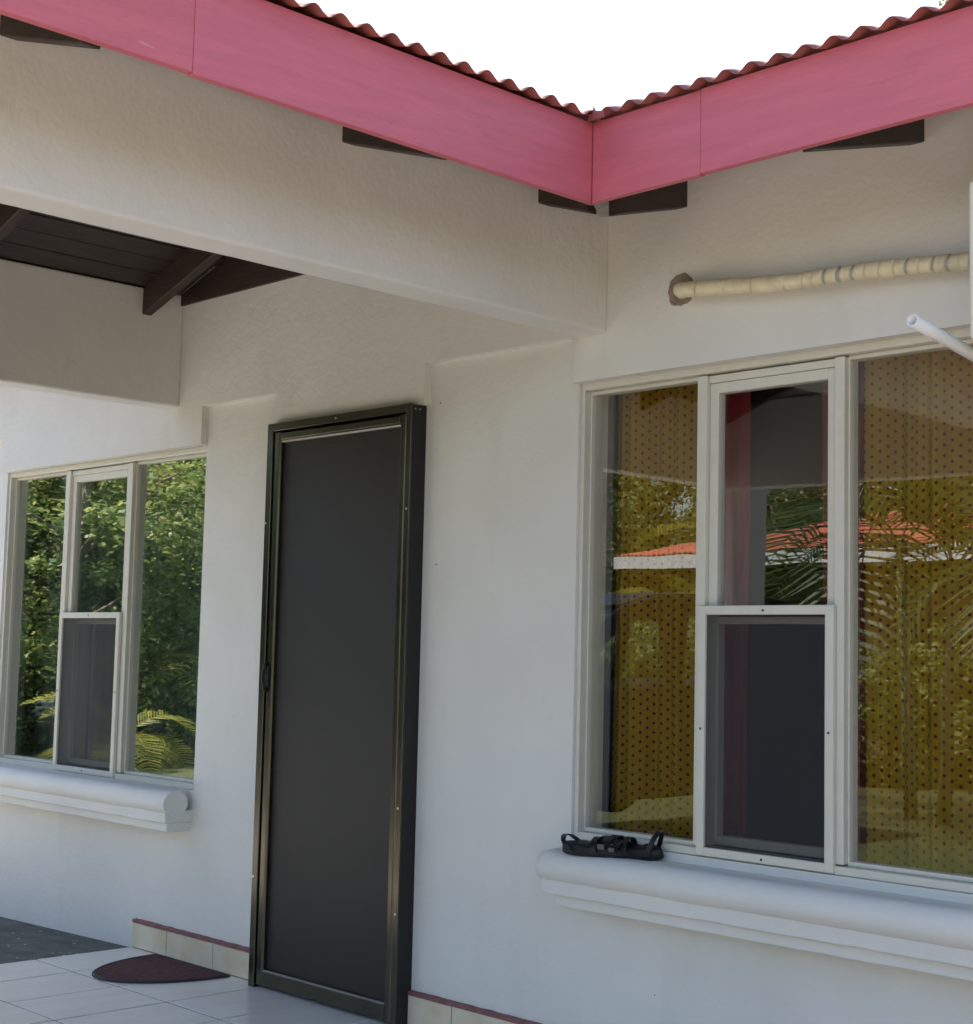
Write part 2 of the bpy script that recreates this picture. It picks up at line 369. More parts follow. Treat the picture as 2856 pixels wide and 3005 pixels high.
for i in range(nx):
    for k in range(nz):
        d = depth(i, k)
        if d < BACK: bm.faces.new((V(xs[i], d, zs[k]), V(xs[i+1], d, zs[k]), V(xs[i+1], d, zs[k+1]), V(xs[i], d, zs[k+1])))
        if i+1 < nx:
            e = depth(i+1, k)
            if abs(e-d) > 1e-4: bm.faces.new((V(xs[i+1], d, zs[k]), V(xs[i+1], e, zs[k]), V(xs[i+1], e, zs[k+1]), V(xs[i+1], d, zs[k+1])))
        if k+1 < nz:
            e = depth(i, k+1)
            if abs(e-d) > 1e-4: bm.faces.new((V(xs[i], d, zs[k+1]), V(xs[i+1], d, zs[k+1]), V(xs[i+1], e, zs[k+1]), V(xs[i], e, zs[k+1])))
wall = obj('front_wall', bm, M['wall'], house, bev=.005, seg=2)
# wall mass behind the openings and the rooms
bm = bmesh.new()
for (a, b) in ((-4.75, LW[0]), (LW[1], DR[0]), (DR[1], RW[0]), (RW[1], 4.6)):
    box(bm, a, b, BACK, BACK+.03, -.2, 2.79)
for (a, b, c, d) in (LW, RW, DR):
    box(bm, a, b, BACK, BACK+.03, d, 2.79)
    if c > .1: box(bm, a, b, BACK, BACK+.03, -.2, c)
obj('inner_wall', bm, M['inner'], house)
bm = bmesh.new()
box(bm, -4.75, 4.6, 4.4, 4.55, -.2, 2.79); box(bm, -4.90, -4.75, .03, 4.55, -.2, 2.79); box(bm, 4.6, 4.75, .03, 4.55, -.2, 2.79)
obj('outer_wall', bm, M['wall'], house)
bm = bmesh.new()
box(bm, -2.0, -1.9, BACK+.03, 4.4, 0, 2.6); box(bm, -.62, -.52, BACK+.03, 4.4, 0, 2.6)
obj('partition_wall', bm, M['inner'], house)
boxo('room_floor', M['inner'], house, -4.75, 4.6, BACK+.0, 4.4, -.2, .01, 0)
boxo('room_ceiling', M['inner'], house, -4.75, 4.6, BACK+.03, 4.4, 2.62, 2.70, 0)

# --- porch beams and columns
def beam(x0, x1, y0, y1, z0, z1, bev=.010):
    bm = bmesh.new(); along_y = (y1-y0) > (x1-x0); nseg = 40
    for i in range(nseg):
        pass
    bm.free(); bm = bmesh.new()
    ring = None
    for i in range(nseg+1):
        t = i/nseg
        if along_y:
            y = y0+(y1-y0)*t; j = .0025*noise.noise(Vector((x0*3, y*5, 1))); q = .0025*noise.noise(Vector((x1*3, y*5, 4)))
            c = [(x0+q, y, z0+j), (x1+j, y, z0+q), (x1, y, z1), (x0, y, z1)]
        else:
            x = x0+(x1-x0)*t; c = [(x, y1, z0), (x, y0, z0), (x, y0, z1), (x, y1, z1)]
        v = [bm.verts.new(p) for p in c]
        if ring:
            for k in range(4): bm.faces.new((ring[k], ring[(k+1) % 4], v[(k+1) % 4], v[k]))
        else: bm.faces.new(v)
        ring = v
    bm.faces.new(ring)
    return obj('porch_beam', bm, M['wall'], house, bev=bev, seg=3)
beam(-.121, 0, -4.0, .004, 2.2355, 2.775)
beam(-2.490, -2.376, -4.0, .004, 2.2385, 2.7126)
beam(-2.376, -.121, -3.64, -3.52, 2.215, 2.72)
for (x0, x1) in ((-2.50, -2.30), (-.215, .085)):
    boxo('column', M['wall'], house, x0, x1, -3.86, -3.54, -.2, 2.2345 if x0 > -1 else 2.2375, .012, 2)
# plaster between rafter tails above the beams carries on; dark gable boarding on the wall inside the porch
TB, TC, XR = .327, .33, -1.234
def zb(x): return 2.574-TB*x if x > XR else 2.60+TC*(x+2.376)
bm = bmesh.new(); prism(bm, [(-2.376, 2.667), (-.121, 2.667), (-.121, zb(-.121)+.10), (XR, zb(XR)+.10), (-2.376, 2.712)], -.014, -.001, 'y')
obj('gable_board', bm, M['wood'], house)
bm = bmesh.new(); prism(bm, [(-2.376, 2.72), (-.121, 2.72), (XR, 3.02)], -3.63, -3.53, 'y'); obj('gable_wall', bm, M['wall'], house)
# --- rafters
def rafter(pts, y):
    bm = bmesh.new(); prism(bm, pts, y-.022, y+.022, 'y'); obj('rafter', bm, M['wood'], house, bev=.003, seg=1)
for y in (-.2915, -1.030, -1.990, -2.9, -3.55):
    xe = .366 if y < -.6 else .195
    rafter([(xe, zb(xe)), (xe, zb(xe)+.11), (XR+.02, zb(XR+.02)+.11), (XR+.02, zb(XR+.02))], y)
for y in (-.173, -.985, -1.9, -2.8, -3.5):
    rafter([(-2.72, 2.60+TC*(-2.72+2.376)), (XR-.02, zb(XR-.02)), (XR-.02, zb(XR-.02)+.112), (-2.72, 2.60+TC*(-2.72+2.376)+.112)], y)
for x in (.286, 1.065, 1.84, 2.6, 3.4):
    bm = bmesh.new(); f = lambda y: (2.571 if x < .5 else 2.592)+.285*y
    ye = -.484 if x > .5 else -.300
    prism(bm, [(ye, f(ye)), (.15, f(.15)), (.15, f(.15)+.12), (ye, f(ye)+.11)], x-.022, x+.022, 'x')
    obj('rafter', bm, M['wood_y'], house, bev=.003, seg=1)
# --- porch ceiling boards
ceil = obj('porch_ceiling', (lambda b: (prism(b, [(-2.70, zb(-2.376)+.02), (XR, zb(XR)+.133), (-.10, zb(-.10)+.133), (-.10, zb(-.10)+.143), (XR, zb(XR)+.145), (-2.70, zb(-2.376)+.032)], -4.0, -.016, 'y'), b)[1])(bmesh.new()), M['wood_y'], house)
def boards(xa, za, xb_, zb_, y1=-.0165):
    L_ = math.hypot(xb_-xa, zb_-za); nb = int(L_/.105)
    ux, uz = (xb_-xa)/L_, (zb_-za)/L_
    for i in range(nb):
        a, b = L_*i/nb+.003, L_*(i+1)/nb-.003
        o = rnd.uniform(-.001, .001)
        bm = bmesh.new()
        prism(bm, [(xa+ux*a+uz*o, za+uz*a-ux*o), (xa+ux*b+uz*o, za+uz*b-ux*o), (xa+ux*b-uz*.014, za+uz*b+ux*.014), (xa+ux*a-uz*.014, za+uz*a+ux*.014)], -3.98, y1, 'y')
        obj('ceiling_board', bm, M['wood_y'], ceil, bev=.002, seg=1)
boards(-2.37, zb(-2.37)+.112, XR-.003, zb(XR)+.112)
boards(XR+.003, zb(XR)+.112, -.10, zb(-.10)+.112); boards(.004, zb(.004)+.112, .35, zb(.35)+.112, -.56)

# --- roof: fascia boards and corrugated sheets
FX, FY, FZ0, FZ1 = .390, -.508, 2.4555, 2.6745
roof = empty('roof'); roof.parent = house
def fascia_b(y0, y1, dz, m):
    bm = bmesh.new(); a0 = 0 if y1 < FY-.05 else 1
    A = [(FX, y0), (FX, y1 if not a0 else FY), (FX-.022, y1 if not a0 else FY+.022), (FX-.022, y0)]
    prism(bm, A, FZ0+dz, FZ1+dz, 'z'); obj('fascia_board', bm, m, roof, bev=.002, seg=2)
fascia_b(-4.3, -1.7648, .004, M['fascia_b']); fascia_b(-1.764, FY, 0, M['fascia'])
def fascia_a(x0, x1, dz, m):
    bm = bmesh.new(); c = x0 < FX+.02
    A = [(x0 if not c else FX+.0015, FY), (x1, FY), (x1, FY+.022), (x0 if not c else FX-.0205, FY+.022)]
    prism(bm, A, FZ0+dz, FZ1+dz, 'z'); obj('fascia_board', bm, m, roof, bev=.002, seg=2)
M['fascia_x'] = mat('pink_fascia_paint_side', (.58, .140, .175), .55, var=.07, vscale=5, bump=.3, bscale=40, stretch=(1, 1, 9), spec=.4)
weather_fascia(M['fascia_x'], (1, 3, 7))
fascia_a(FX, .755, .0, M['fascia_x']); fascia_a(.7558, 2.9, .003, M['fascia_x']); fascia_a(2.902, 4.9, 0, M['fascia_x'])
# batten behind the fascia top
boxo('eave_batten', M['wood'], roof, FX-.05, FX-.023, -4.2, FY, FZ1-.03, FZ1+.002)
boxo('eave_batten', M['wood'], roof, FX, 4.9, FY+.023, FY+.05, FZ1-.03, FZ1+.002)
PW, AW, SLOPE = .0775, .0105, .315
def zsheet_b(x): return 2.6915+SLOPE*(FX-x)
def zsheet_a(y): return 2.6915+SLOPE*(y-FY)
def sheet(along, s0, s1, lo, hi, lift):
    """one corrugated sheet between s0 and s1 along the eave; lo(s), hi(s) are its eave and ridge distance; along: 'y' (porch) or 'x' (main)"""
    bm = bmesh.new(); nper = 12; k = max(2, int((s1-s0)/PW*nper)); prev = None; nd = 7
    for i in range(k+1):
        s = s0+(s1-s0)*i/k; wv = AW*math.cos(2*math.pi*s/PW)+lift
        col = []
        a, b = lo(s), hi(s)
        for j in range(nd):
            u = a+(b-a)*(j/(nd-1))**2
            z = 2.6915+SLOPE*u+wv
            col.append(bm.verts.new((FX-u, s, z) if along == 'y' else (s, FY+u, z)))
        if prev:
            for j in range(nd-1): bm.faces.new((prev[j], col[j], col[j+1], prev[j+1]))
        prev = col
    o = obj('roof_sheet', bm, M['roof'], roof, sm=True)
    sdm = o.modifiers.new('gauge', 'SOLIDIFY'); sdm.thickness = .0012; sdm.offset = 1
    return o
RID = FX-XR
OV = .032
y = -4.24; q = 0
while y < FY+OV-.02:
    e = min(y+.80, FY+OV*.4); sheet('y', y, e, lambda s: -OV, lambda s: RID, .0015*(q % 2)); y = e-.0; q += 1
    if e >= FY+OV*.4-1e-6: break
sheet('y', FY+OV*.4, FY+RID, lambda s: min(RID-.01, max(-OV, s-FY-.02)), lambda s: RID, 0)
x = FX-OV*.2; q = 0
while x < 4.9:
    e = min(x+.81, 4.92); sheet('x', x, e, lambda s: -OV, lambda s: 4.6, .0015*(q % 2)); x = e; q += 1
sheet('x', XR, FX-OV*.2, lambda s: max(-OV, FX-s-.02), lambda s: 4.6, 0)
# far slope of the porch roof and back slope of the main roof
bm = bmesh.new(); zr = zsheet_b(XR)
prism(bm, [(XR, zr-.01), (XR, zr), (-2.80, zr-.30*(XR+2.80)*1.0), (-2.80, zr-.30*(XR+2.80)-.01)][::1], -4.24, FY+1.2, 'y')
obj('roof_slope', bm, M['roof'], roof)
bm = bmesh.new(); zt = 2.6915+SLOPE*4.6
prism(bm, [(FY+4.6, zt), (FY+9.3, zt-SLOPE*4.7), (FY+9.3, zt-SLOPE*4.7-.01), (FY+4.6, zt-.012)], -5.0, 4.92, 'x')
prism(bm, [(FY+.1, 2.6915+SLOPE*.1), (FY+4.6, zt), (FY+4.6, zt-.012), (FY+.1, 2.6915+SLOPE*.1-.012)], -5.0, XR-1.45, 'x')
obj('roof_slope', bm, M['roof'], roof)
# valley flashing: bent metal strip that ends below the fascia corner
bm = bmesh.new()
pa = [(.060, -.135, 2.515), (.110, -.045, 2.555), (.020, -.012, 2.45), (-.0, -.075, 2.44)]
def strip(pts, th=.002):
    A = [bm.verts.new(p) for p in pts]; nrm = (Vector(pts[1])-Vector(pts[0])).cross(Vector(pts[3])-Vector(pts[0])).normalized()
    B = [bm.verts.new(Vector(p)+nrm*th) for p in pts]
    bm.faces.new(A); bm.faces.new(B[::-1])
    for i in range(4): bm.faces.new((A[i], A[(i+1) % 4], B[(i+1) % 4], B[i]))
strip([(.300, -.400, 2.490), (.260, -.290, 2.535), (.0286, -.012, 2.593), (.012, -.0559, 2.585)])
obj('valley_flashing', bm, M['steel'], roof)
# ragged lip of the valley sheet at the corner
bm = bmesh.new()
prof = [(0, -.02), (.010, .000), (.018, -.004), (.022, .020), (.030, .004), (.045, .0), (.06, -.002), (.06, -.02)]
prism(bm, [(FX+.010+a, FZ1+.012+b) for a, b in prof], FY-.034, FY-.0325, 'y'); obj('valley_flashing', bm, M['roof'], roof)

# --- window sills: plastered roll over two steps
def sill(x0, x1, zc, round_left, flat_right):
    bm = bmesh.new(); nr = 22; n = 60; ry, rz = .056, .050; yc = -.060; rings = []
    for i in range(n+1):
        t = i/n; x = x0+(x1-x0)*t
        s = 1.0
        if round_left:
            d = (x-x0)/.055
            if d < 1: s = math.sqrt(max(0.0, 1-(1-d)**2))*.98+.02
        wob = 1+.03*noise.noise(Vector((x*6, zc*10, 2)))
        ring = []
        for k in range(nr):
            a = 2*math.pi*k/nr
            ring.append(bm.verts.new((x, yc+math.cos(a)*ry*s*wob, zc+math.sin(a)*rz*s*wob)))
        rings.append(ring)
    for a, b in zip(rings, rings[1:]):
        m_ = len(a)
        for k in range(m_): bm.faces.new((a[k], a[(k+1) % m_], b[(k+1) % m_], b[k]))
    bm.faces.new(rings[0][::-1]); bm.faces.new(rings[-1])
    for f in bm.faces: f.smooth = True
    me_s = obj('window_sill', bm, M['wall'], house, sm=True)
    md = me_s.modifiers.new('split', 'EDGE_SPLIT'); md.split_angle = R(50)
    w0, w1 = (RW[0], RW[1]) if round_left else (LW[0], LW[1])
    bm = bmesh.new(); box(bm, w0+.0015, w1-(.0015 if round_left else .035), yc, .16, zc-.045, zc+rz*.985); obj('sill_shelf', bm, M['wall'], me_s)
    for (inset, front, z0, z1) in ((.048, -.098, zc-.078, zc-.040), (.086, -.080, zc-.112, zc-.080)):
        bm = bmesh.new(); L_ = x0+(inset if round_left else 0); R_ = x1-(.024 if flat_right and inset > .05 else (.014 if flat_right else 0))
        k = 50; prev = None
        for i in range(k+1):
            x = L_+(R_-L_)*i/k; j = .0022*noise.noise(Vector((x*9, z0*30, 7))); 
            v = [bm.verts.new(p) for p in ((x, front+j, z0+j), (x, front+j*.5, z1+.01), (x, .06, z1+.01), (x, .06, z0))]
            if prev:
                for q in range(4): bm.faces.new((prev[q], prev[(q+1) % 4], v[(q+1) % 4], v[q]))
            else: bm.faces.new(v)
            prev = v
        bm.faces.new(prev)
        obj('sill_step', bm, M['wall'], me_s, bev=.004, seg=2)
sill(-.186, 1.62, .616, True, False)
sill(-4.2, -2.192, .624, False, True)

# --- windows
def pane(parent, m, x0, x1, z0, z1, y):
    return boxo('pane', m, parent, x0, x1, y, y+.004, z0, z1, 0)
def window(W, m1, m2, glass, name_label, sash_rail, slide_dark=False):
    x0, x1, z0, z1 = W
    win = empty('window'); win.parent = house; win['label'] = name_label
    A = M['alu']
    # outer frame
    bm = bmesh.new(); frame_ring(bm, x0+.001, x1-.001, z0+.001, z1-.001, .016, .022, .040, .125); obj('frame', bm, A, win, bev=.002, seg=1)
    # fixed lights with a slimmer bead set back
    for (a, b) in ((x0+.0175, m1[0]), (m2[1], x1-.0175)):
        bm = bmesh.new(); frame_ring(bm, a, b, z0+.0235, z1-.0235, .005, .012, .068, .108); obj('glazing_bead', bm, A, win, bev=.0015, seg=1)
        pane(win, glass, a+.0025, b-.0025, z0+.030, z1-.030, .084)
    for (a, b) in (m1, m2):
        boxo('mullion', A, win, a, b, .048, .118, z0+.027, z1-.027, .002)
    # sliding sash above, insect screen below
    a, b = m1[1], m2[0]
    bm = bmesh.new(); box(bm, a+.001, b-.001, .060, .110, z1-.050, z1-.0275); obj('head_track', bm, A, win, bev=.0015, seg=1)
    s = empty('sash')
    bm = bmesh.new(); frame_ring(bm, a+.001, b-.001, sash_rail-.02, z1-.051, .031, .030, .064, .098, .022)
    o = obj('sash', bm, A, win, bev=.002, seg=1); bpy.data.objects.remove(s)
    pane(win, glass, a+.026, b-.026, sash_rail-.01, z1-.07, .080)
    bm = bmesh.new(); frame_ring(bm, a-.010, b+.010, z0+.004, sash_rail+.004, .027, .026, .030, .046, .024); obj('screen_frame', bm, A, win, bev=.002, seg=1)
    boxo('insect_screen', M['screen'], win, a+.012, b-.012, .0385, .0395, z0+.022, sash_rail-.018, 0)
    bm = bmesh.new(); frame_ring(bm, a+.001, b-.001, z0+.030, sash_rail-.026, .010, .020, .100, .132, .026); obj('inner_track', bm, A, win, bev=.002, seg=1)
    if slide_dark: pane(win, glass, a+.02, b-.02, z0+.05, sash_rail-.04, .118)
    for (sx, sz) in (((a+b)/2, sash_rail-.010), (a+.004, z0+.36), (b-.004, z0+.37), ((a+b)/2, z0+.015)):
        bm = bmesh.new(); tube(bm, [(sx, .030, sz), (sx, .0285, sz)], .0035, 8); obj('screw', bm, M['bronze_dark'], win)
    return win
window(RW, (.315, .349), (.785, .816), M['glass'], 'window with yellow curtains, drapes parted at the sliding middle light', 1.394)
window(LW, (-3.385, -3.345), (-2.840, -2.800), M['glass_left'], 'window mirroring the trees, under the second porch beam', 1.384, True)

# --- screen door
door = empty('screen_door'); door.parent = house; door['label'] = 'dark bronze framed insect screen door'
x0, x1, z0, z1 = DR
YD = -.040
for nm, a, b, c, d in (('door_jamb', x0, x0+.034, z0+.0005, z1), ('door_head', x0+.034, x1-.026, z1-.030, z1)):
    boxo(nm, M['bronze'], door, a, b, YD, .06, c, d, .002)
boxo('door_jamb', M['bronze'], door, x1-.026, x1-.0005, YD, YD+.004, z0+.0005, z1, .001)
bm = bmesh.new(); box(bm, x1-.026, x1, YD+.004, .06, z0+.0005, z1-.002)
obj('door_jamb', bm, M['bronze_dark'], door, bev=.006, seg=3)  # jamb's right side coloured near black in place of its shade
a, b, c, d = x0+.039, x1-.031, .012, z1-.035
def bar(name, xa, xb_, za, zb_, yf=-.030, rise=.006, horiz=False):
    """hollow bar with bevelled face"""
    bm = bmesh.new()
    if not horiz: prism(bm, [(xa, .0), (xa, yf), (xa+.006, yf-rise), (xb_-.006, yf-rise), (xb_, yf), (xb_, .0)], za, zb_, 'z')
    else:
        prism(bm, [(.0, za), (yf, za), (yf-rise, za+.006), (yf-rise, zb_-.006), (yf, zb_), (.0, zb_)], xa, xb_, 'x')
    return obj(name, bm, M['bronze'], door, bev=.0015, seg=1)
bar('stile', a, a+.040, c, d); bar('stile', b-.034, b, c, d)
bar('top_rail', a+.040, b-.034, d-.034, d, horiz=True); bar('bottom_rail', a+.040, b-.034, c, c+.060, horiz=True)
boxo('rail_lip', M['alu'], door, a+.042, b-.036, -.031, -.012, d-.0385, d-.0345, 0)
boxo('door_screen', M['door_screen'], door, a+.030, b-.025, -.0165, -.0155, c+.04, d-.02, 0)
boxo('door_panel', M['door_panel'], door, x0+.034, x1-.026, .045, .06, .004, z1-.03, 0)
# latch: oval escutcheon with pull loop on the left stile
bm = bmesh.new(); hx, hz = x0+.044, 1.140
pts = [(hx-.004*math.sin(t), -.047-.006*math.sin(t), hz+.030*math.cos(t)) for t in (math.pi*k/10 for k in range(11))]
tube(bm, pts, .0045, 8)
tube(bm, [(hx, -.040, hz+.056), (hx, -.047, hz+.042), (hx, -.048, hz+.028)], [.003, .007, .006], 8)
tube(bm, [(hx, -.040, hz-.056), (hx, -.047, hz-.042), (hx, -.048, hz-.028)], [.003, .007, .006], 8)
box(bm, hx-.002, hx+.020, -.0445, -.034, hz-.038, hz+.038)
obj('handle', bm, M['bronze_dark'], door, sm=False)
for (sx, sz, sy) in ((x1-.013, 1.735, YD), (x1-.013, .37, YD), (x1-.013, .72, YD), (x0+.010, 1.72, YD), (x0+.010, .40, YD), ((x0+x1)/2, z1-.015, YD)):
    bm = bmesh.new(); tube(bm, [(sx, sy, sz), (sx, sy-.0015, sz)], .004, 8); obj('screw', bm, M['screw'], door)
for sy in (-.022, -.002):
    bm = bmesh.new(); tube(bm, [(x1, sy, z1-.018), (x1+.0015, sy, z1-.018)], .003, 8); obj('screw', bm, M['screw'], door)

# --- baseboard tiles with red cap
base = empty('baseboard'); base.parent = house
BH = .1015
for (xa, joints, xe) in ((-2.5915, [-2.335, -2.005], DR[0]-.001), (DR[1]+.001, [-.642, -.314, .014], .323)):
    e = [xa]+joints+[xe]
    for i in range(len(e)-1):
        g0 = 0 if i == 0 else .002
        boxo('tile', M['btile'], base, e[i]+g0, e[i+1]-.002, .0145, .029, .0025, BH+rnd.uniform(-.001, .001), .0015)
    boxo('grout_bed', M['grout'], base, xa+.001, xe-.001, .018, .0295, -.003, BH-.002, 0)
    bm = bmesh.new(); prev = None; k = 40
    for i in range(k+1):
        xx = xa+(xe-xa)*i/k; j = .0022*noise.noise(Vector((xx*14, 3, 1))); q = .003*noise.noise(Vector((xx*20, 8, 1)))
        v = [bm.verts.new(p) for p in ((xx, .0125+j, BH+.001), (xx, .0135+j, BH+.013+q), (xx, .0298, BH+.016+q), (xx, .0298, BH+.001))]
        if prev:
            for t in range(4): bm.faces.new((prev[t], prev[(t+1) % 4], v[(t+1) % 4], v[t]))
        else: bm.faces.new(v)
        prev = v
    bm.faces.new(prev); obj('cap', bm, M['cap'], base)

# --- mortar patch round the pipe hole
bm = bmesh.new(); hc = Vector((.290, -.001, 2.325)); k = 40; cen = bm.verts.new(hc+Vector((0, -.004, 0))); ring = []
for i in range(k):
    a = 2*math.pi*i/k; rr = 1+.16*noise.noise(Vector((math.cos(a)*2.2, math.sin(a)*2.2, 5)))+.05*noise.noise(Vector((math.cos(a)*9, math.sin(a)*9, 2)))
    ring.append((bm.verts.new(hc+Vector((math.cos(a)*.046*rr, -.004, math.sin(a)*.047*rr))), bm.verts.new(hc+Vector((math.cos(a)*.049*rr, .003, math.sin(a)*.050*rr)))))
for i in range(k):
    p, n_ = ring[i], ring[(i+1) % k]; bm.faces.new((cen, p[0], n_[0])); bm.faces.new((p[0], p[1], n_[1], n_[0]))
obj('mortar_patch', bm, M['mortar'], wall)

# ------------------------------------------------------------------ pipes and air conditioner
pipe = tag(empty('insulated_pipe', (0, 0, 0)), 'cream tape-wrapped insulated pipe coming out of the wall hole', 'pipe')
def pipe_at(x):
    if x < .345:
        t = max(0, (x-.285)/.06); return Vector((x, .02-.075*math.sin(t*math.pi/2), 2.322-.016*t))
    return Vector((x, -.055-.003*math.sin(x*9), 2.306-(x-.345)*.072+.002*math.sin(x*7.5)-.006*math.exp(-((x-.70)/.16)**2)))
xsn = [.286+.0015*i*i*.25 for i in range(1, 13)]; xsn = [x for x in xsn if x < .345]+[.345+.02*i for i in range(0, 56)]
bm = bmesh.new(); tube(bm, [pipe_at(x) for x in xsn], [.0185 for x in xsn], 14); obj('foam_core', bm, M['foam'], pipe, sm=True)
segs = [(.287, .40), (.398, .50), (.495, .60), (.592, .705), (.70, .765), (.763, .792), (.791, .826), (.837, .868), (.881, .912), (.923, .957), (.955, 1.00), (.998, 1.040), (1.038, 1.070), (1.079, 1.11), (1.108, 1.145), (1.154, 1.185), (1.194, 1.222), (1.220, 1.25), (1.262, 1.30), (1.30, 1.44)]
for i, (a, b) in enumerate(segs):
    n_ = max(4, int((b-a)/.008)); bm = bmesh.new(); pp = [pipe_at(a+(b-a)*t/n_) for t in range(n_+1)]
    r0 = .0215+(.0012 if i % 2 else 0)+(.0015 if i in (10, 11) else 0)+(.0012 if i < 4 else 0)
    rings = tube(bm, pp, [r0+.0006*noise.noise(Vector((a*30+t*.7, i, 0))) for t in range(n_+1)], 16)
    for rg, sgn in ((rings[0], 1), (rings[-1], 1)):          # wraps run at a slant
        for v in rg: v.co.x += .35*(v.co.z-pp[0].z)*.5
    obj('tape_wrap', bm, M['tape'], pipe, sm=True)
# drain pipe (open end)
bm = bmesh.new(); p0, p1 = Vector((1.347, -.500, 2.003)), Vector((1.356, .02, 1.926))
d_ = (p1-p0).normalized(); ro, ri = .0148, .0112
A = tube(bm, [p0, p0+d_*.1, p1], ro, 24, caps=False); B = tube(bm, [p0, p0+d_*.1, p1], ri, 24, caps=False)
for k in range(24):
    bm.faces.new((A[0][k], A[0][(k+1) % 24], B[0][(k+1) % 24], B[0][k])); bm.faces.new((A[-1][k], A[-1][(k+1) % 24], B[-1][(k+1) % 24], B[-1][k]))
tag(obj('drain_pipe', bm, M['pvc'], sm=True), 'open-ended white plastic drain pipe sticking out above the curtained window', 'pipe')
ac = tag(empty('air_conditioner', (1.74, -.2, 1.977)), 'cream outdoor air conditioner unit, just its side edge in view at the wrapped pipe', 'air conditioner')
def acp(name, bm, m, **k):
    bmesh.ops.translate(bm, verts=bm.verts, vec=(-1.74, .2, -1.977)); return obj(name, bm, m, ac, **k)
bm = bmesh.new(); box(bm, 1.398, 2.11, -.345, -.085, 1.979, 2.345); acp('casing', bm, M['acw'], bev=.008, seg=3)
for k in range(9):
    bm = bmesh.new(); rr = .03+.014*k
    tube(bm, [(1.66+rr*math.cos(t), -.352, 2.162+rr*math.sin(t)) for t in (2*math.pi*q/32 for q in range(33))], .0025, 6); acp('grille_ring', bm, M['black'])
for xx in (1.50, 1.98):
    bm = bmesh.new(); box(bm, xx, xx+.03, -.34, .028, 1.950, 1.978); box(bm, xx, xx+.03, 0.0, .028, 1.72, 1.95); acp('bracket', bm, M['steel'], bev=.002, seg=1)

# ------------------------------------------------------------------ doormat
mc = Vector((-2.117, -.004, .0012)); mt = tag(empty('doormat', mc), 'half-round maroon doormat with black rubber rim, flat side to the wall', 'doormat')
def half_ring(sx, sy, n=48): return [(math.cos(a)*sx, -math.sin(a)*sy) for a in (math.pi*k/n for k in range(n+1))]
bm = bmesh.new(); o_, i_ = half_ring(.262, .412), [(x*.93, y*.935-.012) for x, y in half_ring(.262, .405)]
tv = [[bm.verts.new((x, y, z)) for (x, y), z in ((p, 0), (p, .004), (((p[0]+q[0])/2, (p[1]+q[1])/2), .009), (q, .006), (q, .001))] for p, q in zip(o_, i_)]
loop = tv+[tv[0]]
for a_, b__ in zip(loop, loop[1:]):
    for k in range(4): bm.faces.new((a_[k], b__[k], b__[k+1], a_[k+1]))
obj('rim', bm, M['mat_edge'], mt, sm=True)
bm = bmesh.new(); prism(bm, i_, .001, .0065, 'z'); obj('pile', bm, M['mat_pile'], mt)

# ------------------------------------------------------------------ sandals on the sill
def sandal(name, loc, rz, tilt, label, side):
    root = tag(empty(name, loc, rz), label, 'sandal', 'pair of sandals on the sill'); root.rotation_euler = (tilt, 0, rz)
    out = []
    n = 40
    for k in range(n):
        a = 2*math.pi*k/n; x = .116*math.cos(a); wv = .038*(1+.10*math.cos(a)) - .008*math.exp(-((x+.02)/.05)**2)
        out.append((x, wv*math.sin(a)+.006*side*math.sin(x*18)))
    bm = bmesh.new(); A = []
    for z, s in ((0, .95), (.004, 1), (.020, .985), (.026, .94)):
        A.append([bm.verts.new((x*s, y*s, z+(.006 if x < -.05 else 0)*(1 if z > .01 else 0))) for x, y in out])
    for a_, b__ in zip(A, A[1:]):
        for k in range(n): bm.faces.new((a_[k], a_[(k+1) % n], b__[(k+1) % n], b__[k]))
    bm.faces.new(A[0][::-1]); bm.faces.new(A[-1]); obj('sole', bm, M['black'], root, sm=True)
    def strap(x0, x1, h, wid, name='strap', lean=0):
        bm = bmesh.new(); m_ = 16; prev = None
        for k in range(m_+1):
            t = math.pi*k/m_; x = x0+(x1-x0)*k/m_; y = .042*math.cos(t); z = .018+h*math.sin(t)
            v = [bm.verts.new((x-wid/2+lean*math.sin(t), y, z)), bm.verts.new((x+wid/2+lean*math.sin(t), y, z)), bm.verts.new((x+wid/2+lean*math.sin(t), y*.93, z-.003)), bm.verts.new((x-wid/2+lean*math.sin(t), y*.93, z-.003))]
            if prev:
                for q in range(4): bm.faces.new((prev[q], prev[(q+1) % 4], v[(q+1) % 4], v[q]))
            else: bm.faces.new(v)
            prev = v
        bm.faces.new(prev); obj(name, bm, M['blackp'], root)
    strap(.085, .066, .030, .030); strap(.040, .045, .036, .026); strap(-.005, .005, .034, .020); strap(-.080, -.075, .034 if side > 0 else .062, .016, 'ankle_strap', -.03)
    bm = bmesh.new(); box(bm, .024, .046, -.046*side-.003, -.046*side+.003, .030, .046); obj('buckle', bm, M['dull'], root, bev=.002)
    bm = bmesh.new(); box(bm, .060, .078, -.045*side-.003, -.045*side+.003, .026, .038); obj('buckle', bm, M['dull'], root, bev=.002)
sandal('sandal', (.045, -.052, .667), R(14), R(10), 'black strappy sandal in front, buckles showing, at the window corner', 1)
sandal('sandal', (.130, -.010, .672), R(190), R(-14), 'black sandal behind the buckled one with its ankle strap standing up', -1)

